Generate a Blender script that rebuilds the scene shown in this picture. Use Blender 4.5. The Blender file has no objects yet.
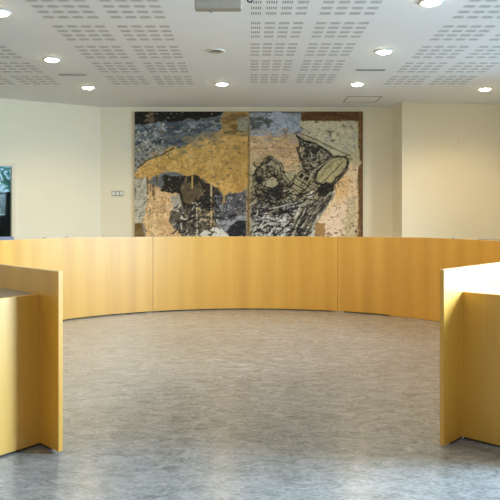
import bpy, bmesh, math, random
import numpy as np
from mathutils import Vector
random.seed(7)
SC = bpy.context.scene
COL = SC.collection
R = math.radians

# ------------------------------------------------------------------ camera, world, daylight, added rear fill, exposure
F = 720.0                       # focal length in pixels of the 500 px frame
EYE = 1.15
CEIL = 2.90
cam = bpy.data.cameras.new('camera')
cam.sensor_fit = 'HORIZONTAL'; cam.sensor_width = 36.0
cam.lens = 36.0 * F / 500.0
cam.shift_y = -36.0 / 500.0
cam.clip_start = 0.05; cam.clip_end = 200
camo = bpy.data.objects.new('camera', cam); COL.objects.link(camo)
camo.location = (0, 0, EYE); camo.rotation_euler = (R(90), 0, 0)
SC.camera = camo

SC.view_settings.view_transform = 'Standard'
SC.view_settings.look = 'None'
SC.view_settings.gamma = 1.0
SC.view_settings.exposure = -0.16
SC.view_settings.use_curve_mapping = False

DAY = 415.0        # watts of each daylight window
LAMP = 82.0        # watts of each ceiling downlight
REAR_FILL = 60.0  # watts of each added fill light behind the camera
w = bpy.data.worlds.new('sky'); SC.world = w; w.use_nodes = True
bg = w.node_tree.nodes['Background']
bg.inputs[0].default_value = (0.45, 0.74, 1.0, 1); bg.inputs[1].default_value = 1.0

def area(name, loc, direction, sx, sy, power, col):
    l = bpy.data.lights.new(name, 'AREA'); l.shape = 'RECTANGLE'; l.size = sx; l.size_y = sy
    l.energy = power; l.color = col
    o = bpy.data.objects.new(name, l); COL.objects.link(o); o.location = loc
    o.rotation_euler = Vector(direction).to_track_quat('-Z', 'Y').to_euler()
    return o

RW = 4.8                                                # inside face of the right wall
RIGHT_WINDOWS = [(2.45, 3.95), (4.6, 6.2), (7.1, 8.7)]
for a, b in RIGHT_WINDOWS:
    area('window_daylight', (RW + 0.10, (a + b) / 2, 1.85), (-1, 0, -0.5), b - a - 0.1, 1.7, DAY * (1.2 if a < 4 else 0.34), (0.55, 0.78, 1.0)).data.spread = R(125)
FILL_OPENINGS = [(-3.4, -0.6), (0.6, 3.4)]  # openings made up in the unseen rear wall to carry the fill
for a, b in FILL_OPENINGS:
    area('window_daylight', ((a + b) / 2, -7.1, 1.75), (0, 1, 0.2), b - a - 0.1, 1.5, REAR_FILL, (1.0, 0.97, 0.92))  # added frontal fill, tilted slightly up; no known source stands there

# ------------------------------------------------------------------ materials
def new_mat(name):
    m = bpy.data.materials.new(name); m.use_nodes = True
    nt = m.node_tree
    return m, nt, nt.nodes['Principled BSDF'], nt.links
def N(nt, kind, **kw):
    n = nt.nodes.new(kind)
    for k, v in kw.items(): setattr(n, k, v)
    return n
def plain(name, col, rough=0.5, metal=0.0, spec=0.5, noise=0.04, scale=30.0, bump=0.0):
    m, nt, b, L = new_mat(name)
    tc = N(nt, 'ShaderNodeTexCoord'); nz = N(nt, 'ShaderNodeTexNoise')
    nz.inputs['Scale'].default_value = scale; nz.inputs['Detail'].default_value = 4
    L.new(tc.outputs['Object'], nz.inputs['Vector'])
    r = N(nt, 'ShaderNodeValToRGB')
    r.color_ramp.elements[0].color = tuple(max(0, c * (1 - noise)) for c in col) + (1,)
    r.color_ramp.elements[1].color = tuple(min(1, c * (1 + noise)) for c in col) + (1,)
    r.color_ramp.elements[0].position = 0.3; r.color_ramp.elements[1].position = 0.7
    L.new(nz.outputs['Fac'], r.inputs[0]); L.new(r.outputs[0], b.inputs['Base Color'])
    b.inputs['Roughness'].default_value = rough; b.inputs['Metallic'].default_value = metal
    b.inputs['Specular IOR Level'].default_value = spec
    if bump:
        bp = N(nt, 'ShaderNodeBump'); bp.inputs['Strength'].default_value = bump; bp.inputs['Distance'].default_value = 0.002
        L.new(nz.outputs['Fac'], bp.inputs['Height']); L.new(bp.outputs[0], b.inputs['Normal'])
    return m
def emitter(name, col, strength):
    m, nt, b, L = new_mat(name)
    b.inputs['Base Color'].default_value = (*col, 1)
    b.inputs['Emission Color'].default_value = (*col, 1); b.inputs['Emission Strength'].default_value = strength
    return m

def wood_mat(name, dark, mid, light, rough=0.42):
    # beech veneer: leaves of vertical grain, read from a UV map in metres (u along the board, v up)
    m, nt, b, L = new_mat(name)
    uv = N(nt, 'ShaderNodeUVMap'); uv.uv_map = 'UVMap'
    mp = N(nt, 'ShaderNodeMapping'); mp.inputs['Scale'].default_value = (7.0, 0.35, 1)
    L.new(uv.outputs[0], mp.inputs[0])
    n1 = N(nt, 'ShaderNodeTexNoise'); n1.inputs['Scale'].default_value = 1.0; n1.inputs['Detail'].default_value = 3
    L.new(mp.outputs[0], n1.inputs['Vector'])
    mp2 = N(nt, 'ShaderNodeMapping'); mp2.inputs['Scale'].default_value = (90, 2.5, 1)
    L.new(uv.outputs[0], mp2.inputs[0])
    n2 = N(nt, 'ShaderNodeTexNoise'); n2.inputs['Scale'].default_value = 1.0; n2.inputs['Detail'].default_value = 4
    L.new(mp2.outputs[0], n2.inputs['Vector'])
    # flamed figure across the leaf
    wv = N(nt, 'ShaderNodeTexWave'); wv.wave_type = 'BANDS'; wv.bands_direction = 'X'
    wv.inputs['Scale'].default_value = 1.25; wv.inputs['Distortion'].default_value = 3.5; wv.inputs['Detail'].default_value = 2
    mp3 = N(nt, 'ShaderNodeMapping'); mp3.inputs['Scale'].default_value = (1, 0.22, 1)
    L.new(uv.outputs[0], mp3.inputs[0]); L.new(mp3.outputs[0], wv.inputs['Vector'])
    a = N(nt, 'ShaderNodeMath', operation='MULTIPLY'); a.inputs[1].default_value = 0.65; L.new(n1.outputs['Fac'], a.inputs[0])
    c = N(nt, 'ShaderNodeMath', operation='MULTIPLY_ADD'); c.inputs[1].default_value = 0.22; L.new(n2.outputs['Fac'], c.inputs[0]); L.new(a.outputs[0], c.inputs[2])
    d = N(nt, 'ShaderNodeMath', operation='MULTIPLY_ADD'); d.inputs[1].default_value = 0.13; L.new(wv.outputs['Fac'], d.inputs[0]); L.new(c.outputs[0], d.inputs[2])
    r = N(nt, 'ShaderNodeValToRGB'); e = r.color_ramp.elements
    e[0].position = 0.25; e[0].color = (*dark, 1); e[1].position = 0.75; e[1].color = (*light, 1)
    k = e.new(0.5); k.color = (*mid, 1)
    L.new(d.outputs[0], r.inputs[0]); L.new(r.outputs[0], b.inputs['Base Color'])
    b.inputs['Roughness'].default_value = rough
    b.inputs['Specular IOR Level'].default_value = 1.0
    return m

def floor_mat():
    m, nt, b, L = new_mat('marbled_linoleum')
    tc = N(nt, 'ShaderNodeTexCoord')
    mp = N(nt, 'ShaderNodeMapping'); mp.inputs['Scale'].default_value = (0.8, 1.25, 1); L.new(tc.outputs['Object'], mp.inputs[0])
    n1 = N(nt, 'ShaderNodeTexNoise'); n1.inputs['Scale'].default_value = 11; n1.inputs['Detail'].default_value = 9; n1.inputs['Roughness'].default_value = 0.72; n1.inputs['Distortion'].default_value = 1.2
    n2 = N(nt, 'ShaderNodeTexNoise'); n2.inputs['Scale'].default_value = 60; n2.inputs['Detail'].default_value = 5; n2.inputs['Roughness'].default_value = 0.7
    n3 = N(nt, 'ShaderNodeTexNoise'); n3.inputs['Scale'].default_value = 0.7; n3.inputs['Detail'].default_value = 3
    for n in (n1, n2, n3): L.new(mp.outputs[0], n.inputs['Vector'])
    a = N(nt, 'ShaderNodeMath', operation='MULTIPLY_ADD'); a.inputs[1].default_value = 0.5; a.inputs[2].default_value = 0
    L.new(n1.outputs['Fac'], a.inputs[0])
    c = N(nt, 'ShaderNodeMath', operation='MULTIPLY_ADD'); c.inputs[1].default_value = 0.4
    L.new(n2.outputs['Fac'], c.inputs[0]); L.new(a.outputs[0], c.inputs[2])
    d = N(nt, 'ShaderNodeMath', operation='MULTIPLY_ADD'); d.inputs[1].default_value = 0.1
    L.new(n3.outputs['Fac'], d.inputs[0]); L.new(c.outputs[0], d.inputs[2])
    r = N(nt, 'ShaderNodeValToRGB'); e = r.color_ramp.elements
    e[0].position = 0.36; e[0].color = (0.095, 0.095, 0.09, 1); e[1].position = 0.66; e[1].color = (0.43, 0.43, 0.43, 1)
    k = e.new(0.5); k.color = (0.252, 0.258, 0.26, 1)
    L.new(d.outputs[0], r.inputs[0]); L.new(r.outputs[0], b.inputs['Base Color'])
    rr = N(nt, 'ShaderNodeMapRange'); rr.inputs['To Min'].default_value = 0.16; rr.inputs['To Max'].default_value = 0.30
    L.new(n1.outputs['Fac'], rr.inputs['Value']); L.new(rr.outputs[0], b.inputs['Roughness'])
    b.inputs['Specular IOR Level'].default_value = 0.45
    bp = N(nt, 'ShaderNodeBump'); bp.inputs['Strength'].default_value = 0.08; bp.inputs['Distance'].default_value = 0.002
    L.new(n2.outputs['Fac'], bp.inputs['Height']); L.new(bp.outputs[0], b.inputs['Normal'])
    return m

def glass_mat():
    m = bpy.data.materials.new('window_glass'); m.use_nodes = True; nt = m.node_tree
    nt.nodes.clear(); L = nt.links
    out = N(nt, 'ShaderNodeOutputMaterial'); mix = N(nt, 'ShaderNodeMixShader')
    t = N(nt, 'ShaderNodeBsdfTransparent'); g = N(nt, 'ShaderNodeBsdfGlossy'); g.inputs['Roughness'].default_value = 0.02
    t.inputs[0].default_value = (0.95, 0.98, 0.97, 1)
    f = N(nt, 'ShaderNodeFresnel'); f.inputs[0].default_value = 1.45
    f.inputs[0].default_value = 1.12; L.new(f.outputs[0], mix.inputs[0]); L.new(t.outputs[0], mix.inputs[1]); L.new(g.outputs[0], mix.inputs[2]); L.new(mix.outputs[0], out.inputs[0])
    return m

M = dict(
    wall=plain('cream_wall_paint', (0.84, 0.765, 0.595), 0.75, noise=0.012, scale=3, spec=0.25),
    ceil=plain('white_ceiling_board', (0.83, 0.83, 0.83), 0.8, noise=0.01, scale=3, spec=0.2),
    slot=plain('slot_shadow_felt', (0.20, 0.20, 0.20), 0.9, spec=0.1),  # shade inside the perforations, put into the colour of flat quads
    floor=floor_mat(),
    wood=wood_mat('beech_veneer', (0.57, 0.275, 0.024), (0.655, 0.335, 0.036), (0.73, 0.40, 0.06)),
    woodedge=wood_mat('beech_edge_band', (0.62, 0.38, 0.12), (0.70, 0.45, 0.16), (0.77, 0.52, 0.21)),
    laminate=plain('grey_laminate', (0.17, 0.175, 0.17), 0.28, noise=0.1, scale=120),
    plinth=plain('dark_plinth', (0.045, 0.03, 0.015), 0.7),
    white=plain('white_metal', (0.75, 0.75, 0.73), 0.4),
    grey=plain('grey_metal', (0.30, 0.30, 0.29), 0.45),
    dark=plain('dark_grille', (0.05, 0.05, 0.05), 0.6),
    black=plain('black_plastic', (0.012, 0.012, 0.012), 0.35),
    chrome=plain('brushed_reflector', (0.62, 0.60, 0.52), 0.3, metal=0.8),
    beige=plain('beige_casing', (0.33, 0.28, 0.22), 0.5),
    plate=plain('white_plastic', (0.78, 0.77, 0.72), 0.4),
    frame=plain('cream_window_frame', (0.74, 0.65, 0.48), 0.45),
    sill=plain('blue_grey_sill', (0.22, 0.26, 0.40), 0.4),
    lamp=emitter('lit_bulb', (1.0, 0.86, 0.58), 60.0),
    board=plain('painting_stretcher', (0.20, 0.12, 0.05), 0.7),
    glass=glass_mat(),
    leaf=plain('bush_leaves', (0.22, 0.46, 0.34), 0.5, noise=0.5, scale=5),
    stem=plain('bush_stem', (0.08, 0.05, 0.03), 0.8),
    hedge=plain('dark_outdoor_wall', (0.012, 0.013, 0.013), 0.7),
    ground=plain('outdoor_ground', (0.10, 0.11, 0.09), 0.9, noise=0.3, scale=2),
)

# ------------------------------------------------------------------ helpers
def link(o, parent=None):
    COL.objects.link(o)
    if parent: o.parent = parent
    return o
def mesh_obj(name, bm, mat, parent=None, smooth=False):
    me = bpy.data.meshes.new(name)
    bmesh.ops.recalc_face_normals(bm, faces=bm.faces)
    bm.to_mesh(me); bm.free()
    if mat: me.materials.append(mat)
    if smooth:
        for p in me.polygons: p.use_smooth = True
    return link(bpy.data.objects.new(name, me), parent)
def thing(name, label, cat, loc=(0, 0, 0), rz=0.0, group=None):
    o = bpy.data.objects.new(name, None); COL.objects.link(o)
    o.empty_display_size = 0.1; o.location = loc; o.rotation_euler = (0, 0, rz)
    return tag(o, label, cat, group)
def tag(o, label, cat, group=None):
    o['label'] = label; o['category'] = cat
    if group: o['group'] = group
    return o
def struct(o):
    o['kind'] = 'structure'; return o
def box(bm, x0, x1, y0, y1, z0, z1, bev=0.0):
    vs = [bm.verts.new((x, y, z)) for x in (x0, x1) for y in (y0, y1) for z in (z0, z1)]
    fs = [(0, 1, 3, 2), (4, 6, 7, 5), (0, 4, 5, 1), (2, 3, 7, 6), (0, 2, 6, 4), (1, 5, 7, 3)]
    faces = [bm.faces.new([vs[i] for i in f]) for f in fs]
    if bev:
        es = list({e for f in faces for e in f.edges})
        bmesh.ops.bevel(bm, geom=es, offset=bev, segments=2, affect='EDGES', profile=0.5)
def prism(bm, pts, z0, z1):
    lo = [bm.verts.new((x, y, z0)) for x, y in pts]; hi = [bm.verts.new((x, y, z1)) for x, y in pts]
    bm.faces.new(lo[::-1]); bm.faces.new(hi)
    n = len(pts)
    for i in range(n):
        j = (i + 1) % n; bm.faces.new((lo[i], lo[j], hi[j], hi[i]))
def lathe(bm, prof, seg=32, cap=True):
    rings = []
    for r, z in prof:
        rings.append([bm.verts.new((r * math.cos(2 * math.pi * k / seg), r * math.sin(2 * math.pi * k / seg), z)) for k in range(seg)])
    for a, b in zip(rings, rings[1:]):
        for k in range(seg):
            j = (k + 1) % seg; bm.faces.new((a[k], a[j], b[j], b[k]))
    if cap:
        bm.faces.new(rings[0][::-1]); bm.faces.new(rings[-1])

# ------------------------------------------------------------------ room shell
def wall(name, p0, p1, out=0.2, openings=(), z1=CEIL):
    """a thick wall from p0 to p1; outward is to the left of p0->p1 when out > 0"""
    p0, p1 = Vector(p0), Vector(p1); d = p1 - p0; Lg = d.length; d.normalize(); n = Vector((-d.y, d.x)) * out
    bm = bmesh.new()
    def piece(s0, s1, a, b):
        if s1 - s0 < 1e-4 or b - a < 1e-4: return
        q = [p0 + d * s0, p0 + d * s1, p0 + d * s1 + n, p0 + d * s0 + n]
        prism(bm, [(v.x, v.y) for v in q], a, b)
    s = 0
    for (a, b, lo, hi) in sorted(openings):
        piece(s, a, 0, z1); piece(a, b, 0, lo); piece(a, b, hi, z1); s = b
    piece(s, Lg, 0, z1)
    return struct(mesh_obj(name, bm, M['wall']))

BACK_Y = 11.78
LC = Vector((-2.44, BACK_Y)); LP = Vector((-3.77, 10.86)); ld = (LP - LC).normalized()
LE = LC + ld * 3.6                                     # end of the slanting left wall
RB0 = (2.375, 11.25); RB1 = (3.966, 11.50)
bm = bmesh.new(); box(bm, -8, 8, -7.4, 14, -0.15, 0.0)
struct(mesh_obj('floor', bm, M['floor']))
bm = bmesh.new(); box(bm, LE.x - .3, RW + .3, -7.4, 13, CEIL, CEIL + 0.2)
struct(mesh_obj('ceiling', bm, M['ceil']))
wall('wall_back', (2.36, BACK_Y), LC, -0.2)
# window opening in the slanted wall
WS0, WS1, WZ0, WZ1 = 1.395, 2.95, 0.765, 1.925
wall('wall_left', LC, LE, -0.2, [(WS0, WS1, WZ0, WZ1)])
wall('wall_left_side', LE, (LE.x, -7.2), -0.2)
bm = bmesh.new(); prism(bm, [RB0, RB1, (RB1[0], 12.0), (2.34, 12.0), (2.34, 11.78)], 0, CEIL)
struct(mesh_obj('wall_right_front', bm, M['wall']))
RT = (RW, 9.6)
wall('wall_right', RB1, RT, 0.2)
wall('wall_right_side', RT, (RW, -7.2), 0.2, [(9.6 - b, 9.6 - a, 0.9, 2.75) for a, b in RIGHT_WINDOWS])
wall('wall_rear', (RW, -7.0), (LE.x, -7.0), -0.2, [(RW - b, RW - a, 0.9, 2.55) for a, b in FILL_OPENINGS])

# acoustic slots in the ceiling boards: 4 x 4 clusters of five slots in every field
bm = bmesh.new()
Hc = CEIL - EYE
fields = []
for base in (-2.075, -1.045, 0.008, 1.035, 2.07):
    fields += [base, base + 0.343]
for fx in fields:
    ncol = 4
    for g in range(-7, 5):
        gy = (6.535 + 0.649 * (g - 3) + (0.0 if 0 < fx < 0.4 else 0.095)) * 1e-3 * F * Hc
        for r_ in range(4):
            yc = gy + r_ * 0.132e-3 * F * Hc
            if yc < 0.5: continue
            for c_ in range(ncol):
                x0 = (fx + c_ * 0.0745) * Hc
                for s_ in range(5):
                    xs = x0 + s_ * 0.0108 * Hc
                    hw, hl = 0.0023 * Hc, 0.0215 * Hc
                    v = [bm.verts.new((xs + a * hw, yc + b * hl, CEIL - 0.0006)) for a, b in ((-1, -1), (1, -1), (1, 1), (-1, 1))]
                    bm.faces.new(v)
struct(mesh_obj('ceiling_slots', bm, M['slot'], bpy.data.objects['ceiling']))
bpy.data.objects['ceiling_slots']['kind'] = 'stuff'

# faint seam across the slanted wall above the window
bm = bmesh.new()
a = LC + ld * 1.28; b = LC + ld * 3.2; n = Vector((ld.y, -ld.x))
if n.y > 0: n = -n
prism(bm, [tuple(a), tuple(b), tuple(b + n * .006), tuple(a + n * .006)], 2.235, 2.243)
struct(mesh_obj('trim_1', bm, M['wall']))

# window in the slanted wall
def wpt(s, depth): return LC + ld * s - n * depth     # depth towards outside
def wslab(bm, s0, s1, d0, d1, z0, z1):
    q = [wpt(s0, d0), wpt(s1, d0), wpt(s1, d1), wpt(s0, d1)]
    prism(bm, [tuple(v) for v in q], z0, z1)
bm = bmesh.new(); fw = 0.05
wslab(bm, WS0, WS0 + fw, -0.02, 0.055, WZ0, WZ1); wslab(bm, WS1 - fw, WS1, -0.02, 0.055, WZ0, WZ1)
wslab(bm, WS0 + fw, WS1 - fw, -0.02, 0.055, WZ1 - fw, WZ1); wslab(bm, WS0 + fw, WS1 - fw, -0.0154, 0.055, WZ0, WZ0 + 0.04)
wslab(bm, 2.2, 2.24, 0.0, 0.028, WZ0 + .04, WZ1 - fw)
win = struct(mesh_obj('window_1', bm, M['frame']))
bm = bmesh.new(); wslab(bm, WS0 + fw, WS1 - fw, 0.030, 0.036, WZ0 + 0.04, WZ1 - fw)
struct(mesh_obj('pane', bm, M['glass'], win))
bm = bmesh.new(); wslab(bm, WS0 + 0.035, WS1 + 0.03, -0.06, -0.0155, WZ0 - 0.005, WZ0 + 0.04)
struct(mesh_obj('window_sill', bm, M['sill'], win))

# the daylight windows along the right wall
for i, (a, b) in enumerate(RIGHT_WINDOWS):
    bm = bmesh.new(); x0, x1, e = RW + 0.12, RW + 0.18, 0.05
    box(bm, x0, x1, a, a + e, 0.9, 2.75); box(bm, x0, x1, b - e, b, 0.9, 2.75)
    box(bm, x0, x1, a + e, b - e, 0.9, 0.9 + e); box(bm, x0, x1, a + e, b - e, 2.75 - e, 2.75)
    fr = struct(mesh_obj('window_%d' % (i + 2), bm, M['frame']))
    bm = bmesh.new(); box(bm, RW + 0.147, RW + 0.153, a + e, b - e, 0.9 + e, 2.75 - e); struct(mesh_obj('pane', bm, M['glass'], fr))

# ------------------------------------------------------------------ the ring of council desks
TH = 0.022
CX, CY, RI = -0.03, 6.08, 2.60
def bez(P0, P1, P2, P3, k):
    out = []
    for i in range(k + 1):
        t = i / k; u = 1 - t
        out.append(tuple(u**3*a + 3*u*u*t*b + 3*u*t*t*c + t**3*d for a, b, c, d in zip(P0, P1, P2, P3)))
    return out
Ro = RI + TH
LT = (-0.916, 3.445); LCN = (-1.046, 3.584); LDIR = (-0.59, -0.81)
RTP = (0.9535, 3.539); RCN = (1.0885, 3.69); RDIR = (0.70, -0.72)
def unit(v): l = math.hypot(*v); return (v[0] / l, v[1] / l)
lt = unit((LCN[0] - LT[0], LCN[1] - LT[1])); rt = unit((RCN[0] - RTP[0], RCN[1] - RTP[1]))
left_near = bez(LT, (LT[0] + lt[0]*1.35, LT[1] + lt[1]*1.35), (CX - Ro, CY - 0.85), (CX - Ro, CY), 48)
right_near = bez(RTP, (RTP[0] + rt[0]*1.35, RTP[1] + rt[1]*1.35), (CX + Ro, CY - 0.85), (CX + Ro, CY), 48)
def arc(a0, a1, k):      # degrees from the far pole, positive to the right
    return [(CX + Ro*math.sin(R(a0 + (a1-a0)*i/k)), CY + Ro*math.cos(R(a0 + (a1-a0)*i/k))) for i in range(k + 1)]
HT = [(-90, .886), (-60, .892), (-48, .894), (-25, .8825), (0, .879), (24, .8825), (48, .894), (60, .892), (90, .886)]
def h_arc(a):
    return float(np.interp(a, [p[0] for p in HT], [p[1] for p in HT]))

def normals(pts, side):
    """unit normals pointing to the outside of the ring"""
    out = []
    for i in range(len(pts)):
        a = pts[max(0, i - 1)]; b = pts[min(len(pts) - 1, i + 1)]
        t = unit((b[0] - a[0], b[1] - a[1])); nrm = (-t[1] * side, t[0] * side)
        out.append(nrm)
    return out
def loft(name, pts, nrm, d0, d1, zlo, zhi, mat, parent, u0=0.0, flat=False):
    """solid between offsets d0..d1 (outwards from the outer face) and heights; UV in metres"""
    bm = bmesh.new(); uvl = bm.loops.layers.uv.new('UVMap')
    rows = []; s = [u0]
    for i in range(1, len(pts)): s.append(s[-1] + math.dist(pts[i], pts[i-1]))
    fz = lambda z, i: z[i] if isinstance(z, list) else z
    for i, (p, q) in enumerate(zip(pts, nrm)):
        A = (p[0] + q[0]*d0, p[1] + q[1]*d0); B = (p[0] + q[0]*d1, p[1] + q[1]*d1)
        rows.append([bm.verts.new((*A, fz(zlo, i))), bm.verts.new((*B, fz(zlo, i))), bm.verts.new((*B, fz(zhi, i))), bm.verts.new((*A, fz(zhi, i)))])
    def face(vs, uvs):
        f = bm.faces.new(vs)
        for lp, u in zip(f.loops, uvs): lp[uvl].uv = u
    for i in range(len(rows) - 1):
        a, b = rows[i], rows[i + 1]
        for k in range(4):
            j = (k + 1) % 4
            if k in (1, 3):
                uv = [(s[i], a[k].co.z), (s[i], a[j].co.z), (s[i+1], b[j].co.z), (s[i+1], b[k].co.z)]
            else:
                uv = [(s[i], d0 if k == 0 else 2.0), (s[i], d0 + abs(d1-d0)), (s[i+1], d0 + abs(d1-d0)), (s[i+1], d0)]
            face([a[k], a[j], b[j], b[k]], uv)
    for r in (rows[0], rows[-1]):
        face(r, [(d0, r[0].co.z), (d1, r[1].co.z), (d1, r[2].co.z), (d0, r[3].co.z)])
    o = mesh_obj(name, bm, mat, parent)
    return o
def board(name, p, dr, length, th, z0, z1, mat, parent, u0=0.0, side=1):
    """upright board starting at p running along dr, thickness to the given side"""
    nr = (-dr[1] * side, dr[0] * side)
    q = [p, (p[0] + dr[0]*length, p[1] + dr[1]*length)]
    return loft(name, q, [nr, nr], 0, th, z0, z1, mat, parent, u0)

DT = 0.75; DD = 0.62
def desk(label, pts, side, heights, u0, start=0, end_dir=None, corner=None, zlo=0.012):
    root = thing('council_desk', label, 'desk', (*pts[len(pts)//2], 0), 0, 'curved desks that form the council ring')
    org = pts[len(pts)//2]
    P = [(p[0] - org[0], p[1] - org[1]) for p in pts]
    nr = normals(P, side)
    loft('front_panel', P, nr, -TH, 0.0, zlo, [h - 0.004 for h in heights], M['wood'], root, u0)
    loft('edge_band', P, nr, -TH, 0.0, [h - 0.0038 for h in heights], heights, M['woodedge'], root, u0)
    loft('plinth', P[1:-1], nr[1:-1], -TH + 0.006, -0.006, 0.0, zlo if not isinstance(zlo, list) else 0.0118, M['plinth'], root)
    # worktop on the outer side, cut back from a free end
    Q, W = list(P), list(nr)
    if corner:
        c = (corner[0] - org[0], corner[1] - org[1])
        idx = 0
        while math.dist(P[idx], P[0]) < math.dist(c, P[0]): idx += 1
        Q = [c] + P[idx:]; W = [end_dir] + nr[idx:]
        # ease the first cross sections from the end board's direction to the curve's normal
        for i in range(1, min(10, len(W))):
            f = i / 10.0
            W[i] = unit((end_dir[0]*(1-f) + W[i][0]*f, end_dir[1]*(1-f) + W[i][1]*f))
        tdir = unit((P[idx][0] - P[0][0], P[idx][1] - P[0][1]))
        e = board('end_panel', (c[0] + end_dir[0]*0.0005, c[1] + end_dir[1]*0.0005), end_dir, DD, TH, 0.010, DT + 0.001, M['wood'], root, u0 + 3, -1 if side > 0 else 1)
        s2 = -1 if side > 0 else 1
        board('plinth', (c[0] + end_dir[0]*0.004 + tdir[0]*0.005, c[1] + end_dir[1]*0.004 + tdir[1]*0.005), end_dir, DD - 0.02, TH - .01, 0.0, 0.0098, M['plinth'], root, 0, s2)
        Q[0] = (c[0] + tdir[0]*(TH + .0005), c[1] + tdir[1]*(TH + .0005))
    loft('desktop', Q, W, 0.0006, DD - 0.0225, DT - 0.028, DT, M['laminate'], root)
    loft('front_edge', Q, W, DD - 0.022, DD, DT - 0.028, DT, M['woodedge'], root, u0)
    # supports under the top
    ks = [len(Q) - 3] if corner else [2, len(Q) - 3]
    for i in ks:
        t = (-W[i][1], W[i][0])
        board('support_panel', (Q[i][0] + W[i][0]*0.001, Q[i][1] + W[i][1]*0.001), W[i], DD - 0.05, TH, 0.0, DT - 0.0285, M['wood'], root, u0 + i, 1)
    return root
GAP = 0.055
aJL, aJR = -25.2, 24.0
k = 24
def hs(a0, a1, k): return [h_arc(a0 + (a1 - a0)*i/k) for i in range(k + 1)]
desk('curved beech council desk at the far middle, in front of the painting', arc(aJL + GAP, aJR - GAP, 28), 1, hs(aJL, aJR, 28), 0.4)
desk('curved beech council desk at far left, pale in the daylight', arc(-90, aJL - GAP, 40), 1, hs(-90, aJL, 40), 7.1)
zl = [0.013 if (aJR + (90-aJR)*i/40) < 37.6 else 0.003 for i in range(41)]
desk('curved beech council desk at far right, the shaded darker one', arc(aJR + GAP, 90, 40), 1, hs(aJR, 90, 40), 12.7, zlo=zl)
desk('beech council desk in the left foreground with free panel end', left_near[:-1], 1, [float(np.interp(i, [0, 47], [.8744, .886])) for i in range(48)], 21.0, end_dir=LDIR, corner=LCN)
desk('beech council desk in the right foreground with sunlit grey worktop', right_near[:-1], -1, [float(np.interp(i, [0, 47], [.8767, .886])) for i in range(48)], 33.3, end_dir=RDIR, corner=RCN)

# small clips on the top edge of the far panels
def on_ring(px, off=0.0, r=RI + TH/2):
    m = (px - 250) / F
    # ray X = m*Y against the far arc
    A = m*m + 1; B = -2*(m*CX + CY); C_ = CX*CX + CY*CY - r*r
    y = (-B + math.sqrt(B*B - 4*A*C_)) / (2*A); x = m*y
    return x, y, math.degrees(math.atan2(x - CX, y - CY))
for px, lab in ((45, 'small grey clip on desk panel top below the window, left one of two'), (67, 'small grey clip on the left panel top between window clip and painting'),
                (328, 'small brown clip on panel top under the painting'), (454, 'small grey clip on the far right panel top')):
    x, y, a = on_ring(px)
    bm = bmesh.new()
    box(bm, -0.016, 0.016, -TH/2 - .004, TH/2 + .004, 0.0003, 0.010, 0.003)
    o = mesh_obj('edge_clip', bm, M['beige'])
    o.location = (x, y, h_arc(a)); o.rotation_euler = (0, 0, -R(a)); tag(o, lab, 'clip', 'small clips on the panel tops')
# grey screen edge showing over the right panel
x, y, a = on_ring(492, r=RI + 0.20)
t = thing('desk_screen', 'low grey screen edge peeking above the far right desk panel', 'screen', (x, y, DT), -R(a))
bm = bmesh.new(); box(bm, -0.16, 0.16, -0.07, 0.07, 0.0005, 0.012, 0.003); mesh_obj('base', bm, M['grey'], t)
bm = bmesh.new(); box(bm, -0.02, 0.02, -0.012, 0.012, 0.0125, 0.03); mesh_obj('stand', bm, M['grey'], t)
bm = bmesh.new(); box(bm, -0.20, 0.20, -0.012, 0.012, 0.0305, 0.145, 0.004); mesh_obj('housing', bm, M['grey'], t)

# ------------------------------------------------------------------ ceiling fittings
def downlight(X, Y, label, lit=True, group='downlights in the ceiling'):
    t = thing('ceiling_downlight', label, 'ceiling light', (X, Y, CEIL), 0, group)
    bm = bmesh.new()
    lathe(bm, [(0.074, -0.0005), (0.100, -0.0005), (0.102, -0.006), (0.096, -0.011), (0.078, -0.012), (0.073, -0.006), (0.074, -0.0005)], 36, cap=False)
    mesh_obj('trim_ring', bm, M['white'] if lit else M['plate'], t, True)
    bm = bmesh.new()
    if lit:
        lathe(bm, [(0.0725, -0.001), (0.0725, -0.012), (0.066, -0.021), (0.048, -0.028), (0.02, -0.032), (0.001, -0.033)], 32)
        mesh_obj('bulb', bm, M['lamp'], t, True)
        l = bpy.data.lights.new('downlight_glow', 'SPOT'); l.energy = LAMP; l.color = (1.0, 0.74, 0.40)
        l.spot_size = R(150); l.spot_blend = 0.8; l.shadow_soft_size = 0.06
        lo = bpy.data.objects.new('downlight_glow', l); COL.objects.link(lo); lo.location = (0, 0, -0.08); lo.parent = t
    else:
        lathe(bm, [(0.0725, -0.001), (0.0725, -0.003), (0.002, -0.003)], 32)
        mesh_obj('backplate', bm, M['grey'], t)
        bm = bmesh.new(); lathe(bm, [(0.001, -0.004), (0.03, -0.006), (0.045, -0.014), (0.046, -0.018), (0.043, -0.018), (0.028, -0.010), (0.001, -0.009)], 28)
        bmesh.ops.translate(bm, verts=bm.verts, vec=(0.018, 0, -0.004))
        mesh_obj('reflector', bm, M['chrome'], t, True)
    return t
def cpt(px, py):
    Y = Hc * F / (214 - py); return ((px - 250) / F * Y, Y)
for px, py, lab in ((52, 59, 'lit downlight before the thin ceiling vent on the left'), (88, 87, 'lit downlight nearest the left wall corner, behind the vent'),
                    (222, 83.5, 'lit downlight above the left half of the painting'), (357, 83.5, 'lit downlight above the right painting edge, by the hatch'),
                    (384, 51, 'lit downlight in front of the right thin ceiling vent'), (485, 88.5, 'lit downlight at far right close to the right wall'),
                    (431, 1.5, 'lit downlight cut by the upper frame edge on the right'), (0, 12, 'lit downlight cut by the left frame edge')):
    downlight(*cpt(px, py), lab)
x, y = cpt(215.5, 50.6)
downlight(x, y, 'unlit downlight with tilted metal reflector, between projector and painting', False)
for X in (-2.2, 1.46):
    for Y in (4.1,):
        downlight(X, Y, 'lit downlight in the ceiling near the camera, outside the picture')

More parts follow.
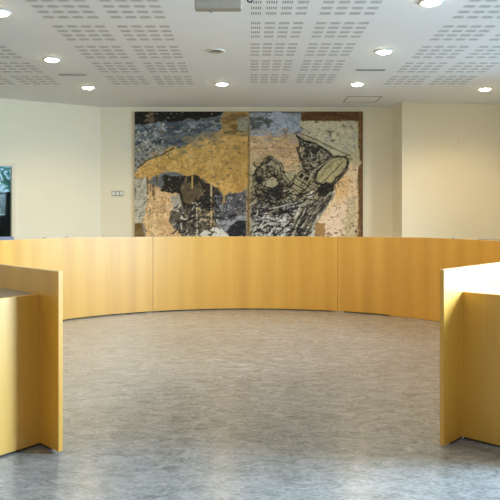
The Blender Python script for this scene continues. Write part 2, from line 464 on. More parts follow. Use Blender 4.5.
def vent(px0, px1, py, label, fr):
    x0, y = cpt(px0, py); x1, _ = cpt(px1, py)
    t = thing('ceiling_vent', label, 'vent', ((x0+x1)/2, y, CEIL), 0, 'thin slot vents in the ceiling')
    hw = (x1 - x0)/2
    bm = bmesh.new()
    box(bm, -hw, hw, -0.032, -0.024, -0.008, -0.0005); box(bm, -hw, hw, 0.024, 0.032, -0.008, -0.0005)
    box(bm, -hw, -hw + .02, -0.024, 0.024, -0.008, -0.0005); box(bm, hw - .02, hw, -0.024, 0.024, -0.008, -0.0005)
    mesh_obj('frame', bm, fr, t)
    bm = bmesh.new(); box(bm, -hw + .0205, hw - .0205, -0.0235, 0.0235, -0.003, -0.0005); mesh_obj('grille', bm, M['dark'], t)
    for yy in (-0.008, 0.008):
        bm = bmesh.new(); box(bm, -hw + .021, hw - .021, yy - .002, yy + .002, -0.007, -0.0032); mesh_obj('slat', bm, M['grey'], t)
vent(58.8, 85.5, 74.5, 'thin dark slot vent between the two left downlights', M['grey'])
vent(356, 385, 69.8, 'thin grey slot vent between the two right downlights', M['grey'])

# access hatch
x0, y0 = cpt(347.6, 96.3); x1, _ = cpt(382, 96.3); y1 = cpt(341.5, 102)[1]
t = thing('ceiling_hatch', 'square white access hatch in the ceiling above the painting corner', 'hatch', ((x0+x1)/2, (y0+y1)/2, CEIL))
hw, hd = (x1-x0)/2, (y1-y0)/2
bm = bmesh.new(); fz = (-0.007, -0.0005); e = 0.014
box(bm, -hw, hw, -hd, -hd + e, *fz); box(bm, -hw, hw, hd - e, hd, *fz); box(bm, -hw, -hw + e, -hd + e, hd - e, *fz); box(bm, hw - e, hw, -hd + e, hd - e, *fz)
mesh_obj('frame', bm, M['beige'], t)
bm = bmesh.new(); box(bm, -hw + e + .003, hw - e - .003, -hd + e + .003, hd - e - .003, -0.004, -0.0005); mesh_obj('door', bm, M['ceil'], t)

# projector hanging under the ceiling
PY = 5.0
px0, px1 = (194.5 - 250)/F*PY, (241.5 - 250)/F*PY
zb = EYE + 205.5*PY/F
t = thing('projector', 'beige box projector hanging from the ceiling at the top', 'projector', ((px0+px1)/2, PY, CEIL))
pw = (px1 - px0)/2; dz = zb - CEIL
bm = bmesh.new(); box(bm, -pw, pw, 0.0, 0.085, dz, dz + 0.17, 0.008); mesh_obj('casing', bm, M['beige'], t)
bm = bmesh.new(); lathe(bm, [(0.011, dz - 0.009), (0.013, dz - 0.007), (0.013, dz - 0.0005)], 16); bmesh.ops.translate(bm, verts=bm.verts, vec=((211-250)/F*PY - (px0+px1)/2, 0.06, 0)); mesh_obj('foot', bm, M['grey'], t)
bm = bmesh.new(); lathe(bm, [(0.02, dz + 0.1705), (0.02, -0.0105)], 16); bmesh.ops.translate(bm, verts=bm.verts, vec=(0, 0.042, 0)); mesh_obj('mount_pole', bm, M['white'], t)
bm = bmesh.new(); lathe(bm, [(0.06, -0.010), (0.06, -0.0005)], 24); bmesh.ops.translate(bm, verts=bm.verts, vec=(0, 0.042, 0)); mesh_obj('mount_plate', bm, M['white'], t)
bm = bmesh.new()
for i in range(7): box(bm, -pw + .03 + i*.012, -pw + .036 + i*.012, -0.0015, -0.0002, dz + .05, dz + .12)
mesh_obj('air_grille', bm, M['grey'], t)

# small round sensor beside the projector
SY = 5.55; sz = EYE + 214.6*SY/F
t = thing('ceiling_sensor', 'tiny round white sensor with black rim at the top beside projector', 'sensor', ((249.8-250)/F*SY, SY, CEIL))
bm = bmesh.new()
maj, mi = 0.020, 0.006
rings = []
for i in range(28):
    a = 2*math.pi*i/28
    rings.append([bm.verts.new(((maj + mi*math.cos(b))*math.cos(a), mi*math.sin(b), (maj + mi*math.cos(b))*math.sin(a) + sz - CEIL)) for b in [2*math.pi*j/10 for j in range(10)]])
for i in range(28):
    a_, b_ = rings[i], rings[(i+1) % 28]
    for j in range(10): bm.faces.new((a_[j], a_[(j+1) % 10], b_[(j+1) % 10], b_[j]))
mesh_obj('rim', bm, M['black'], t, True)
bm = bmesh.new(); bmesh.ops.create_uvsphere(bm, u_segments=18, v_segments=10, radius=0.0165); bmesh.ops.translate(bm, verts=bm.verts, vec=(0, 0.002, sz - CEIL)); mesh_obj('lens', bm, M['white'], t, True)
bm = bmesh.new(); lathe(bm, [(0.006, sz - CEIL + 0.0265), (0.006, -0.0005)], 12); mesh_obj('stem', bm, M['black'], t)

# ------------------------------------------------------------------ wall plates
def plate(x, y, z, wdt, hgt, rz, label, rockers=0, mat='plate', d=0.012):
    t = thing('switch_plate' if rockers else 'cover_plate', label, 'switch' if rockers else 'wall plate', (x, y, z), rz)
    bm = bmesh.new(); box(bm, -wdt/2, wdt/2, -d, -0.0005, -hgt/2, hgt/2, 0.003); mesh_obj('plate', bm, M[mat], t)
    for i in range(rockers):
        c = -wdt/2 + wdt*(i + .5)/rockers
        bm = bmesh.new(); box(bm, c - wdt/rockers*.38, c + wdt/rockers*.38, -d - .006, -d - .0003, -hgt*.36, hgt*.36, 0.0015); mesh_obj('rocker', bm, M['plate'], t)
    return t
def bx_(px, y=BACK_Y): return (px - 250)/F*y
def bz_(py, y=BACK_Y): return EYE + (214 - py)*y/F
plate(bx_(117.7), BACK_Y, bz_(193.5), 0.19, 0.085, 0, 'wide white switch plate on the back wall left of the painting', 3, 'grey')
plate(bx_(126.5), BACK_Y, bz_(146.6), 0.14, 0.03, 0, 'slim white strip plate high on the back wall left of painting', d=0.006)
ra = math.atan2(RB1[1] - RB0[1], RB1[0] - RB0[0])
for px, lab in ((460.5, 'square white plate high on right wall block, left of a pair'), (469.5, 'square white plate high on right wall block, right of a pair')):
    f = (px - 402)/(497 - 402); x = RB0[0] + f*(RB1[0]-RB0[0]); y = RB0[1] + f*(RB1[1]-RB0[1])
    plate(x, y, EYE + (214 - 141)*y/F, 0.11, 0.11, ra, lab, mat='wall', d=0.012)

# ------------------------------------------------------------------ the painting, brushed into colour attributes of two canvases
SS = 2                                   # samples per photo pixel
X0, X1, Y0, Y1 = 134.5, 363.0, 111.5, 250.0
W_, H_ = int((X1-X0)*SS), int((Y1-Y0)*SS)
rng = np.random.default_rng(11)
gx, gy = np.meshgrid(X0 + (np.arange(W_)+.5)/SS, Y0 + (np.arange(H_)+.5)/SS)
def vnoise(sx, sy, seed):
    r = np.random.default_rng(seed)
    nx, ny = int((X1-X0)/sx)+4, int((Y1-Y0)/sy)+4
    g = r.random((ny, nx)); u = (gx-X0)/sx+1; v = (gy-Y0)/sy+1
    i = np.floor(u).astype(int); j = np.floor(v).astype(int); fu = u-i; fv = v-j
    fu = fu*fu*(3-2*fu); fv = fv*fv*(3-2*fv)
    return (g[j, i]*(1-fu)+g[j, i+1]*fu)*(1-fv)+(g[j+1, i]*(1-fu)+g[j+1, i+1]*fu)*fv
def fbm(s, seed, ax=1.0, oct=4):
    t = 0; a = 1; n_ = 0
    for k in range(oct):
        t = t + a*vnoise(max(s*ax/2**k, .5), max(s/2**k, .5), seed+k*31); n_ += a; a *= .62
    return t/n_
wx, wy = (fbm(9, 1)-.5)*9 + (fbm(2.5, 3)-.5)*2.5, (fbm(9, 2)-.5)*9 + (fbm(2.5, 4)-.5)*2.5
img = np.zeros((H_, W_, 3)); img[:] = (150, 140, 115)
def inside(poly, warp=1.0):
    px = gx + wx*warp; py = gy + wy*warp
    m = np.zeros(px.shape, bool); n_ = len(poly)
    for i in range(n_):
        (xa, ya), (xb, yb) = poly[i], poly[(i+1) % n_]
        c = ((ya > py) != (yb > py)) & (px < (xb-xa)*(py-ya)/((yb-ya) or 1e-9)+xa)
        m ^= c
    return m.astype(float)
def soft(m, r):
    for _ in range(r):
        p = np.pad(m, 1, mode='edge'); m = (p[1:-1, :-2]+p[1:-1, 2:]+p[:-2, 1:-1]+p[2:, 1:-1]+2*m[:, :])/6
    return m
def lay(m, col, var=0.0, s=4, seed=0, ax=1.0, alpha=1.0):
    c = np.array(col, float)[None, None]*np.ones_like(img)
    if var: c = c + ((fbm(s, seed+100, ax)-.5)*2*var)[..., None]
    a = (m*alpha)[..., None]
    img[:] = img*(1-a)+c*a
def fill(poly, col, var=0, s=4, seed=0, ax=1.0, warp=1.0, blur=1, alpha=1.0, rag=7):
    m = soft(inside(poly, warp), blur)
    if rag:                                       # dry-brush edge: broken up by the grain of the paint
        m = np.clip((soft(m, rag) - .5 + (RAG - .5)*1.5)*2.2 + .5, 0, 1)
    lay(m, col, var, s, seed, ax, alpha)
RAG = fbm(2.2, 5, 1.3)
def dabs(poly, n_, seed, lo=.6, hi=1.5, ln=(3, 9), wd=(.6, 1.8), ang=(-.4, .4), alpha=.6):
    r = random.Random(seed); xs = [p[0] for p in poly]; ys = [p[1] for p in poly]
    for _ in range(n_):
        x, y = r.uniform(min(xs), max(xs)), r.uniform(min(ys), max(ys))
        i, j = min(W_-1, max(0, int((x-X0)*SS))), min(H_-1, max(0, int((y-Y0)*SS)))
        c = np.clip(img[j, i]*r.uniform(lo, hi) + r.uniform(-8, 8), 8, 228); a = r.uniform(*ang); l = r.uniform(*ln)
        line([(x, y), (x+math.cos(a)*l, y+math.sin(a)*l)], r.uniform(*wd), c, alpha, .5, .7)
def rect(a, b, c, d): return [(a, b), (c, b), (c, d), (a, d)]
def ell(cx, cy, rx, ry, rot=0, n_=28):
    o = []
    for i in range(n_):
        t = 2*math.pi*i/n_; x, y = rx*math.cos(t), ry*math.sin(t)
        o.append((cx+x*math.cos(rot)-y*math.sin(rot), cy+x*math.sin(rot)+y*math.cos(rot)))
    return o
def line(pts, wd, col, alpha=1.0, warp=.25, rough=.5):
    xs = [p[0] for p in pts]; ys = [p[1] for p in pts]; pad = wd*2+4
    i0 = max(0, int((min(xs)-pad-X0)*SS)); i1 = min(W_, int((max(xs)+pad-X0)*SS)+1)
    j0 = max(0, int((min(ys)-pad-Y0)*SS)); j1 = min(H_, int((max(ys)+pad-Y0)*SS)+1)
    if i1 <= i0 or j1 <= j0: return
    sl = (slice(j0, j1), slice(i0, i1))
    px = gx[sl]+wx[sl]*warp; py = gy[sl]+wy[sl]*warp; d = np.full(px.shape, 1e9)
    for (xa, ya), (xb, yb) in zip(pts, pts[1:]):
        L2 = (xb-xa)**2+(yb-ya)**2 or 1e-9
        t = np.clip(((px-xa)*(xb-xa)+(py-ya)*(yb-ya))/L2, 0, 1)
        d = np.minimum(d, np.hypot(px-xa-t*(xb-xa), py-ya-t*(yb-ya)))
    m = np.clip((wd/2-d)*1.6+.5, 0, 1)*(1-rough*NO[sl])*alpha
    img[sl] = img[sl]*(1-m[..., None])+np.array(col, float)*m[..., None]
NO = np.clip((fbm(2, 9)-.4)*3, 0, 1)
def scribble(poly, n_, cols, ln=(4, 12), wd=(.5, 1.3), ang=(0, math.pi), seed=0, curve=.5, alpha=.9):
    r = random.Random(seed); xs = [p[0] for p in poly]; ys = [p[1] for p in poly]; k = 0; tries = 0
    def inn(x, y):
        m = False
        for i in range(len(poly)):
            (xa, ya), (xb, yb) = poly[i], poly[(i+1) % len(poly)]
            if (ya > y) != (yb > y) and x < (xb-xa)*(y-ya)/((yb-ya) or 1e-9)+xa: m = not m
        return m
    while k < n_ and tries < n_*12:
        tries += 1
        x, y = r.uniform(min(xs), max(xs)), r.uniform(min(ys), max(ys))
        if not inn(x, y): continue
        k += 1; a = r.uniform(*ang); l = r.uniform(*ln); p = [(x, y)]
        da = r.uniform(-curve, curve)
        for q in range(5):
            x += math.cos(a)*l/5; y += math.sin(a)*l/5; a += da; p.append((x, y))
        line(p, r.uniform(*wd), r.choice(cols), alpha)
def speckle(m, thr, s, seed, col, alpha=1.0, ax=1.0):
    lay(np.clip((fbm(s, seed, ax, 3)-thr)*9, 0, 1)*m, col, alpha=alpha)

BLK, WHT = (24, 22, 20), (205, 202, 192)
# --- left canvas
L_ = rect(134, 111, 248.5, 251)
fill(L_, (100, 104, 108), 30, 6, 1, 1.6, 0, 0)
fill(rect(134, 118, 222, 150), (80, 88, 96), 44, 5, 2, 2.6)
dabs(rect(134, 118, 222, 160), 260, 70, .4, 1.9, (3, 10), (.6, 1.8), (-.7, .2))
speckle(inside(rect(134, 121, 224, 160)), .57, 4, 41, (165, 168, 165), .75, 1.8)
speckle(inside(rect(136, 122, 215, 150)), .60, 6, 42, (46, 56, 76), .6, 2.2)
fill([(134, 147), (150, 140), (165, 150), (150, 166), (134, 173)], (140, 138, 132), 40, 3, 3)
speckle(inside(rect(134, 124, 165, 168)), .60, 2.2, 43, (205, 200, 190), .9)
speckle(inside(rect(134, 124, 160, 168)), .62, 2.0, 44, (45, 45, 48), .8)
fill([(134, 110), (224, 110), (223, 115), (200, 119), (170, 121), (134, 125)], (22, 18, 15), 10, 4, 5, 2)
fill(ell(150, 118, 4, 5), (92, 78, 58), 30, 3, 6)
OCH = [(134, 176), (142, 164), (158, 156), (172, 149), (186, 145), (192, 141), (212, 138), (221, 128), (224, 110), (249, 110), (249, 188), (240, 193), (228, 199), (216, 191), (205, 184), (195, 180), (184, 174), (172, 171), (160, 173), (150, 180), (141, 178)]
fill(OCH, (200, 160, 90), 34, 8, 7, 1.0, .7, 2, rag=12)
speckle(inside(OCH, .7), .60, 2, 45, (164, 122, 58), .5)
speckle(inside(OCH, .7), .62, 3, 46, (216, 184, 122), .6)
dabs(rect(150, 140, 248, 185), 170, 71, .6, 1.15, (1.5, 5), (.5, 1.1), (-1.2, .6))
fill([(225, 150), (249, 140), (249, 190), (236, 192)], (176, 138, 70), 20, 5, 72, alpha=.5)
fill([(223, 112), (248, 112), (248, 136), (222, 137)], (158, 132, 84), 40, 5, 8, 2.4, alpha=.8, rag=14)
speckle(inside(rect(222, 113, 249, 136)), .56, 4, 47, (112, 84, 44), .8, 2.5)
fill([(236, 121), (249, 117), (249, 133), (238, 131)], (140, 145, 140), 25, 4, 9, alpha=.7, rag=14)
fill([(180, 139), (205, 132), (222, 131), (224, 137), (205, 142), (190, 145)], (156, 138, 108), 22, 5, 10, 2, alpha=.7, rag=16)
speckle(inside([(150, 150), (190, 139), (224, 128), (224, 146), (180, 152), (150, 166)]), .53, 3.5, 79, (178, 146, 92), .7, 2)
speckle(inside([(165, 150), (190, 138), (224, 128), (224, 150), (180, 156)]), .58, 2.5, 80, (96, 98, 98), .6, 2.2)
line([(224, 133), (235, 131), (244, 132)], 1.5, (70, 55, 35), .8)
line([(137, 168), (150, 159), (164, 154), (174, 149)], 1.4, (40, 32, 24), .85)
fill([(134, 178), (147, 176), (148, 200), (145, 222), (134, 224)], (178, 174, 158), 34, 3, 11, .8)
speckle(inside(rect(134, 178, 148, 224)), .6, 2, 48, (115, 110, 98), .7)
fill([(134, 222), (142, 222), (143, 236), (141, 252), (134, 252)], (112, 88, 46), 40, 3, 12)
fill([(147, 182), (164, 188), (185, 194), (180, 205), (172, 216), (185, 234), (186, 252), (143, 252), (145, 222), (148, 200)], (208, 174, 130), 30, 5, 13)
dabs(rect(144, 190, 184, 240), 120, 73, .75, 1.25, (3, 9), (.6, 1.8), (1.1, 2.0))
speckle(inside(rect(148, 195, 185, 240)), .6, 3, 49, (212, 172, 132), .7)
speckle(inside(rect(146, 192, 190, 240)), .63, 2, 50, (160, 120, 72), .7)
for x, a, b in ((147.5, 178, 194), (150.5, 183, 190), (153.5, 185, 195), (157, 175, 184), (154.5, 190, 194)):
    line([(x, a), (x+.4, b)], 1.9, (84, 62, 38), .85)
fill([(172, 194), (180, 196), (179, 210), (170, 212)], (165, 160, 150), 24, 3, 14)
DK = [(178, 178), (200, 178), (214, 186), (230, 198), (248, 192), (249, 252), (186, 252), (180, 232), (171, 222), (170, 213), (180, 206)]
fill(DK, (84, 78, 70), 44, 2.6, 15)
fill([(196, 178), (214, 186), (224, 198), (216, 214), (198, 212)], (46, 40, 32), 30, 3, 16)
fill([(214, 196), (247, 192), (247, 219), (216, 220), (210, 206)], (80, 82, 90), 44, 3, 17)
speckle(inside(rect(212, 196, 247, 222)), .62, 2, 51, (190, 192, 196), .8)
speckle(inside(rect(212, 198, 247, 222)), .62, 2.5, 52, (46, 48, 58), .8)
fill([(163, 175), (170, 174), (180, 176), (187, 176), (186, 186), (180, 193), (168, 192), (161, 189)], (28, 25, 18), 12, 4, 18, 1, .8, 2)
fill(ell(191, 191, 11, 14.5, .15), (84, 73, 52), 34, 3, 19, warp=.4, rag=2)
pts = ell(191, 191, 11.6, 15, .15); line(pts+pts[:1], 2.0, BLK, .95, .4, .25)
line([(180, 192), (182, 203), (190, 208), (197, 205)], 2.6, BLK, .95)
fill([(186, 176), (199, 177), (196, 184), (187, 184)], (36, 32, 22), 10, 3, 20)
scribble([(172, 204), (214, 196), (216, 232), (186, 237), (172, 222)], 70, [BLK, BLK, (40, 36, 30), (205, 195, 170), (190, 175, 140), (215, 210, 200)], (3, 9), (.6, 1.5), seed=1)
scribble(rect(196, 206, 216, 224), 26, [(210, 185, 130), (222, 210, 185), (190, 150, 80)], (2, 5), (.7, 1.5), seed=2)
line([(186, 218), (205, 217), (222, 218), (240, 214)], 2.2, (24, 24, 28), .9)
fill([(216, 222), (226, 218), (246, 215), (246, 221), (234, 226), (226, 230)], (140, 144, 152), 26, 3, 21)
scribble([(214, 200), (246, 196), (246, 218), (216, 226)], 34, [(40, 42, 50), (160, 162, 168), (30, 30, 36)], (3, 8), (.5, 1.2), seed=3)
fill([(190, 240), (203, 231), (213, 227), (222, 228), (232, 238), (236, 252), (190, 252)], (206, 204, 198), 16, 4, 22, warp=.4, rag=2)
fill(ell(241, 232, 12.5, 12), (26, 28, 38), 14, 3, 23, warp=.4, rag=2)
scribble(rect(231, 222, 248, 238), 9, [(78, 80, 90), (110, 110, 115)], (3, 7), (.4, .8), seed=4)
scribble([(174, 214), (192, 216), (194, 236), (182, 234)], 18, [BLK, (210, 205, 195), (60, 60, 66)], (3, 9), (.6, 1.4), seed=5)
for x, a, b, wd, c in ((192, 172, 188, 1.6, (200, 164, 96)), (211, 184, 250, 1.8, (208, 190, 150)), (223.5, 192, 202, 2.2, (198, 160, 90)), (196.5, 205, 236, 1.0, (205, 195, 175)), (246.8, 186, 250, 2.6, (160, 140, 105)), (222, 202, 210, .8, (170, 150, 110)), (181.6, 160, 168, .8, (165, 120, 60))):
    line([(x, a), (x+.3, b)], wd, c, .92, .12, .3)
line([(248.3, 111), (248.3, 251)], 1.0, (60, 44, 26), .8, 0, .2)
# --- right canvas
fill(rect(248.8, 111, 364, 251), (176, 164, 132), 22, 6, 30, 1, 0, 0)
fill([(249, 110), (302, 110), (303, 124), (300, 137), (270, 138), (249, 146)], (150, 160, 174), 30, 5, 31, 2, rag=14)
dabs(rect(250, 112, 302, 138), 110, 74, .7, 1.25, (3, 9), (.6, 1.8), (-.4, .4))
fill([(249, 118), (262, 117), (272, 122), (266, 130), (252, 131)], (88, 94, 88), 26, 4, 32)
speckle(inside(rect(255, 113, 300, 134)), .60, 5, 53, (168, 180, 198), .7, 2)
speckle(inside(rect(285, 118, 304, 134)), .60, 3, 54, (96, 106, 124), .5)
line([(249, 112), (268, 112.4), (275, 111.5)], 2.0, (52, 44, 34), .8); line([(282, 112), (300, 113)], 1.8, (64, 56, 46), .8)
fill([(249, 138), (270, 136), (300, 134), (304, 160), (290, 172), (262, 158), (249, 170)], (204, 172, 130), 30, 4, 33, 2, rag=14)
dabs(rect(250, 134, 304, 172), 190, 75, .65, 1.2, (3, 11), (.5, 1.5), (-.3, .3))
speckle(inside(rect(249, 130, 302, 144)), .52, 3, 81, (176, 160, 142), .8, 2.2)
speckle(inside(rect(250, 134, 302, 158)), .58, 4, 55, (200, 160, 136), .7, 2.5)
speckle(inside(rect(250, 138, 304, 166)), .6, 4, 56, (160, 132, 88), .6, 2)
line([(250, 150), (272, 147), (294, 149)], 1.0, (150, 92, 62), .6); line([(268, 138), (285, 136)], 1.0, (150, 92, 80), .5)
fill([(302, 120), (358, 121), (358, 157), (336, 158), (302, 134)], (196, 188, 158), 18, 5, 34)
speckle(inside(rect(302, 122, 356, 152)), .6, 4, 57, (160, 160, 156), .6)
fill(ell(329.5, 131, 2.4, 1.8), (112, 104, 88)); fill(ell(332.5, 140, 2.4, 1.6), (112, 104, 84))
PK = [(336, 180), (346, 164), (358, 158), (358, 252), (304, 252), (314, 228), (322, 212), (330, 194)]
fill(PK, (226, 196, 160), 16, 5, 35)
fill([(320, 222), (336, 205), (348, 200), (346, 234), (322, 238)], (232, 204, 182), 12, 6, 36, blur=3, rag=12)
fill([(334, 182), (340, 176), (350, 176), (350, 196), (336, 200)], (226, 186, 134), 14, 5, 37, blur=3, rag=12)
fill([(346, 200), (357, 196), (357, 252), (340, 252), (344, 222)], (196, 180, 148), 26, 3, 38, rag=10)
speckle(inside(rect(340, 190, 358, 240)), .62, 2, 58, (160, 140, 108), .5)
fill([(303, 228), (316, 220), (317, 252), (300, 252)], (196, 198, 192), 14, 4, 39)
fill(rect(315, 223, 325, 252), (166, 130, 84), 14, 3, 40, warp=.3, rag=2)
# dome
DOME = [(251, 238), (250, 180), (256, 168), (264, 160), (274, 158), (282, 164), (286, 176), (292, 186), (312, 200), (318, 208), (300, 238)]
fill(DOME, (148, 138, 110), 44, 3, 41)
fill([(252, 206), (312, 198), (322, 206), (302, 252), (250, 252)], (156, 155, 150), 50, 2.4, 42)
scribble([(252, 176), (264, 162), (280, 164), (286, 190), (280, 206), (252, 212)], 190, [BLK, BLK, (24, 20, 16), (44, 40, 32), (172, 162, 134)], (3, 10), (.5, 1.2), seed=10)
scribble([(251, 196), (300, 190), (312, 202), (300, 238), (251, 238)], 260, [BLK, BLK, (20, 22, 30), (40, 42, 52), (200, 198, 192), (20, 18, 16)], (4, 11), (.5, 1.2), seed=11)
scribble([(254, 212), (300, 206), (296, 240), (254, 240)], 84, [(200, 198, 192), (214, 212, 206), (30, 34, 50), (22, 22, 30)], (4, 10), (.7, 1.8), (-.6, .5), seed=12)
fill(ell(260, 178, 5, 4), (34, 30, 24), 8, 2, 43); fill(ell(279, 190, 4.4, 9, -.1), (44, 40, 32), 18, 2, 44)
fill([(268, 178), (276, 176), (277, 186), (268, 188)], (168, 158, 132), 14, 3, 45)
fill([(285, 186), (296, 192), (296, 200), (284, 198)], (162, 154, 130), 16, 3, 45)
line([(251, 180), (257, 167), (264, 160), (273, 158), (281, 163), (286, 175), (289, 184), (300, 193), (311, 199)], 1.5, BLK, .8, .9, .8)
line([(262, 164), (272, 160), (279, 166), (283, 178), (287, 187)], 1.3, BLK, .9, .6)
line([(255, 172), (253, 186), (258, 198)], 1.4, BLK, .9, .8)
line([(253, 214), (266, 211), (282, 205), (300, 203), (312, 196)], 2.4, BLK, .9)
line([(256, 216), (278, 213), (297, 207), (318, 204)], 1.2, (30, 30, 34), .9)
line([(270, 209), (290, 204), (303, 201)], 1.5, (196, 194, 186), .9)
line([(256, 222), (268, 219), (282, 224), (272, 230)], 1.7, (20, 22, 36), .9)
line([(258, 228), (268, 236), (276, 238)], 2.0, (26, 30, 50), .9)
# streaked flank running down to the left
FL = [(300, 205), (330, 190), (334, 194), (324, 212), (306, 238), (296, 240), (290, 226)]
fill(FL, (150, 146, 132), 26, 3, 46, warp=.5, rag=2)
for i in range(16):
    o = i*2.1
    line([(304+o, 207-o*.45), (296+o*.72, 222-o*.2), (286+o*.7, 240)], [.9, 1.3, .7][i % 3], [BLK, (50, 46, 40), (196, 192, 180), (120, 114, 100)][i % 4], .9)
scribble(FL, 26, [BLK, (40, 38, 34), (208, 204, 196)], (5, 12), (.5, 1.2), (1.9, 2.5), seed=13, curve=.08)
# panel with small squares
PN = [(288, 184), (301, 171), (328, 186), (318, 200), (306, 199)]
fill(PN, (156, 146, 116), 20, 3, 47, warp=.4, rag=2)
line(PN+PN[:1], 1.1, BLK, .9)
for cx, cy in ((301.5, 176), (306.5, 178.6)): fill([(cx-3.4, cy+.5), (cx, cy-2.6), (cx+3.2, cy-.6), (cx-.2, cy+2.8)], (32, 28, 22), warp=.2, rag=2, blur=0)
for cx, cy in ((310.5, 182.5), (315.5, 185), (303, 184.5)):
    q = [(cx-2.6, cy+.4), (cx, cy-2.2), (cx+2.6, cy-.4), (cx, cy+2.4)]; line(q+q[:1], .9, BLK, .95, .2)
line([(296, 178), (310, 188), (322, 194)], .8, BLK, .9); line([(292, 182), (306, 191), (314, 198)], 1.2, BLK, .9)
fill([(308, 193), (314, 191), (315, 197), (309, 198)], (214, 210, 200), 6, 3, 48)
# hooded shape above
HD = [(299, 140), (312, 142), (326, 150), (334, 158), (324, 164), (316, 178), (306, 171), (302, 156)]
fill(HD, (138, 128, 102), 40, 3, 49, warp=.5, rag=2)
scribble(HD, 120, [BLK, BLK, (40, 36, 30), (180, 172, 148)], (3, 9), (.7, 1.6), seed=14)
fill([(304, 150), (312, 146), (318, 152), (314, 164), (307, 164)], (40, 36, 30), 26, 2, 50, alpha=.8)
scribble([(304, 148), (326, 152), (316, 166), (306, 166)], 16, [(196, 190, 170), (170, 162, 140)], (3, 7), (.6, 1.1), seed=15)
line([(297, 136), (304, 141), (316, 144), (328, 152), (334, 159)], 2.3, BLK, .95)
line([(297, 148), (301, 158), (304, 168), (310, 176)], 1.8, BLK, .95); line([(296, 133), (300, 142), (299, 150)], 1.2, BLK, .8)
line([(297, 132), (315, 139), (336, 150), (356, 158)], 1.0, (92, 74, 46), .9, .1); line([(302, 134), (326, 146), (344, 153)], .7, (110, 92, 60), .7, .1)
BT = [(314, 181), (318, 171), (326, 162), (335, 157), (344, 156), (348, 160), (345, 169), (336, 178), (326, 187)]
fill(BT, (176, 164, 122), 20, 4, 51, warp=.4, rag=2)
line([(318, 180), (326, 168), (336, 160)], 2.0, (134, 124, 92), .8); line([(322, 183), (334, 171), (342, 162)], 1.2, (70, 62, 44), .8)
line(BT+BT[:1], 2.0, BLK, .95, .3); line([(328, 188), (338, 180), (346, 170), (348, 162)], 2.4, BLK, .9)
fill([(318, 186), (330, 182), (332, 188), (326, 198), (318, 196)], (26, 23, 18), 8, 3, 52)
line([(307, 170), (318, 168), (316, 180)], 1.2, BLK, .9); line([(310, 176), (320, 166), (332, 158)], 1.4, (196, 188, 160), .8)
line([(331, 196), (326, 205), (316, 214), (304, 228)], 1.5, BLK, .85)
line([(318, 206), (316, 224)], .8, (150, 140, 124), .8)
# brown board margins
fill(rect(301, 109, 366, 121), (92, 62, 32), 16, 6, 53, 2.5, .15, 1, rag=2)
fill(rect(358, 109, 366, 252), (112, 78, 40), 18, 6, 54, .6, .18, 1, rag=2)
line([(305, 116), (330, 114), (345, 117)], 1.2, (56, 36, 18), .7)
line([(361.4, 196), (361.8, 250)], 2.2, (74, 56, 44), .8)
fill(ell(357, 232, 1.3, 2), (54, 46, 40)); fill([(349, 152), (358, 148), (359, 164), (352, 166)], (190, 176, 140), 10, 3, 55)
line([(329, 233), (327, 237)], 2.0, (160, 120, 80), .8); line([(249.6, 111), (249.6, 251)], 1.2, (140, 108, 60), .8, 0, .2)
dabs(rect(336, 122, 358, 158), 50, 76, .85, 1.12, (2, 7), (.5, 1.6), (-1.6, 1.6), .4)
dabs(rect(334, 180, 358, 240), 80, 77, .86, 1.12, (3, 9), (.6, 1.8), (.9, 2.2), .5)
# a last dark drawing pass over dome, hull and lower tangle
scribble([(250, 186), (286, 182), (318, 200), (300, 238), (250, 238)], 90, [(12, 12, 14), (20, 18, 16)], (6, 16), (.8, 1.6), (-.9, .5), seed=31, curve=.25)
scribble([(252, 214), (300, 206), (292, 238), (252, 238)], 36, [(224, 222, 216), (206, 208, 212)], (4, 10), (.8, 1.6), (-1.1, .2), seed=32, curve=.2)
scribble([(176, 202), (214, 190), (216, 236), (184, 236)], 40, [(14, 13, 12), (24, 22, 20)], (4, 10), (.8, 1.7), seed=33)
line([(252, 176), (262, 163), (274, 158)], 1.2, BLK, .8, .8); line([(258, 184), (270, 172), (280, 176)], 1.0, BLK, .8, .8)
img[:] = img*(1 + (fbm(1.3, 77, 1, 3)-.5)*.30)[..., None] + ((fbm(3, 78)-.5)*14)[..., None]
img = np.clip(img, 6, 245)
lin = np.where(img/255 <= .04045, img/255/12.92, ((img/255+.055)/1.055)**2.4)
PAINT_GAIN = 1.12
lin = np.clip(lin*PAINT_GAIN, 0, .9)

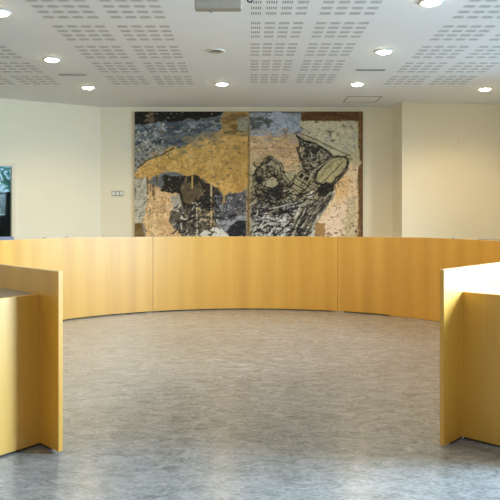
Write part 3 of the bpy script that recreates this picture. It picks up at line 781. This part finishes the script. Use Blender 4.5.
m, nt, b, L = new_mat('oil_paint')
at = N(nt, 'ShaderNodeAttribute'); at.attribute_name = 'paint'
L.new(at.outputs['Color'], b.inputs['Base Color']); b.inputs['Roughness'].default_value = 0.6; b.inputs['Specular IOR Level'].default_value = 0.3
M['paint'] = m
PFY = BACK_Y - 0.045                       # front of the canvases
def canvas(c0, c1, label):
    xa, xb = bx_(X0 + c0/SS, PFY), bx_(X0 + c1/SS, PFY); za, zb_ = bz_(Y0, PFY), bz_(Y1, PFY)
    t = thing('painting', label, 'painting', ((xa+xb)/2, PFY, zb_), 0, 'two canvases of the abstract painting')
    hw = (xb-xa)/2
    bm = bmesh.new(); box(bm, -hw + .001, hw - .001, 0.006, BACK_Y - PFY - 0.001, 0, za - zb_)
    mesh_obj('backing_board', bm, M['board'], t)
    nc = c1-c0; nr_ = H_
    relief = (fbm(2.0, 91)[:, c0:c1]*0.006 + (lin[:, c0:c1].mean(-1))*0.002)
    X = np.linspace(-hw+.001, hw-.001, nc); Z = np.linspace(za-zb_, 0, nr_)
    co = np.zeros((nr_, nc, 3)); co[..., 0] = X[None]; co[..., 2] = Z[:, None]; co[..., 1] = -relief*0.5 + 0.004
    idx = np.arange(nr_*nc).reshape(nr_, nc)
    q = np.stack([idx[1:, :-1], idx[1:, 1:], idx[:-1, 1:], idx[:-1, :-1]], -1).reshape(-1, 4)
    me = bpy.data.meshes.new('painted_surface')
    me.from_pydata(co.reshape(-1, 3).tolist(), [], q.tolist())
    ca = me.color_attributes.new('paint', 'FLOAT_COLOR', 'POINT')
    cc = np.ones((nr_*nc, 4), np.float32); cc[:, :3] = lin[:, c0:c1].reshape(-1, 3)
    ca.data.foreach_set('color', cc.ravel())
    me.materials.append(M['paint']); me.polygons.foreach_set('use_smooth', [True]*len(me.polygons)); me.update()
    link(bpy.data.objects.new('painted_surface', me), t)
cs = int((248.7 - X0)*SS)
canvas(0, cs, 'left canvas of the large abstract painting, ochre over black and blue-grey')
canvas(cs, W_, 'right canvas of the large abstract painting, black sketched shape with pink')

# ------------------------------------------------------------------ outside the window
bm = bmesh.new(); box(bm, -14, -5.3, 10.0, 26, -0.4, -0.2)
struct(mesh_obj('ground', bm, M['ground']))
on = -n                                                    # outwards
c = LC + ld*2.0 + on*1.6
t = thing('garden_wall', 'low black wall outside the window', 'wall', (c.x, c.y, -0.2), math.atan2(ld.y, ld.x))
bm = bmesh.new(); box(bm, -2.6, 2.6, -0.1, 0.1, 0.0, 1.68); mesh_obj('wall_body', bm, M['hedge'], t)
bm = bmesh.new(); box(bm, -2.62, 2.62, -0.13, 0.13, 1.6805, 1.73, .006); mesh_obj('coping', bm, M['hedge'], t)
def bush(s, d, hgt, rad, label, seed):
    c = LC + ld*s + on*d; r = random.Random(seed)
    t = thing('garden_bush', label, 'bush', (c.x, c.y, -0.2), 0, 'bushes outside the window')
    bm = bmesh.new()
    for i in range(900):
        th = r.uniform(0, 2*math.pi); u = r.uniform(-1, 1); rr = rad*r.uniform(.55, 1)
        p = Vector((rr*math.sqrt(1-u*u)*math.cos(th), rr*math.sqrt(1-u*u)*math.sin(th), hgt - rad*1.1 + rr*1.1*u))
        a = Vector((r.gauss(0, 1), r.gauss(0, 1), r.gauss(0, 1))).normalized(); q = a.orthogonal().normalized()
        l = r.uniform(.06, .11); wd = l*.45
        bm.faces.new([bm.verts.new(p + a*l), bm.verts.new(p + q*wd), bm.verts.new(p - a*l), bm.verts.new(p - q*wd)])
    mesh_obj('foliage', bm, M['leaf'], t)
    bm = bmesh.new(); lathe(bm, [(0.06, 0), (0.04, hgt - rad)], 10); mesh_obj('stem', bm, M['stem'], t)
bush(0.75, 3.3, 2.35, 0.95, 'green bush behind the black wall outside the window, nearest', 3)
bush(3.0, 3.6, 2.6, 1.0, 'green bush behind the black wall, further left outside the window', 4)
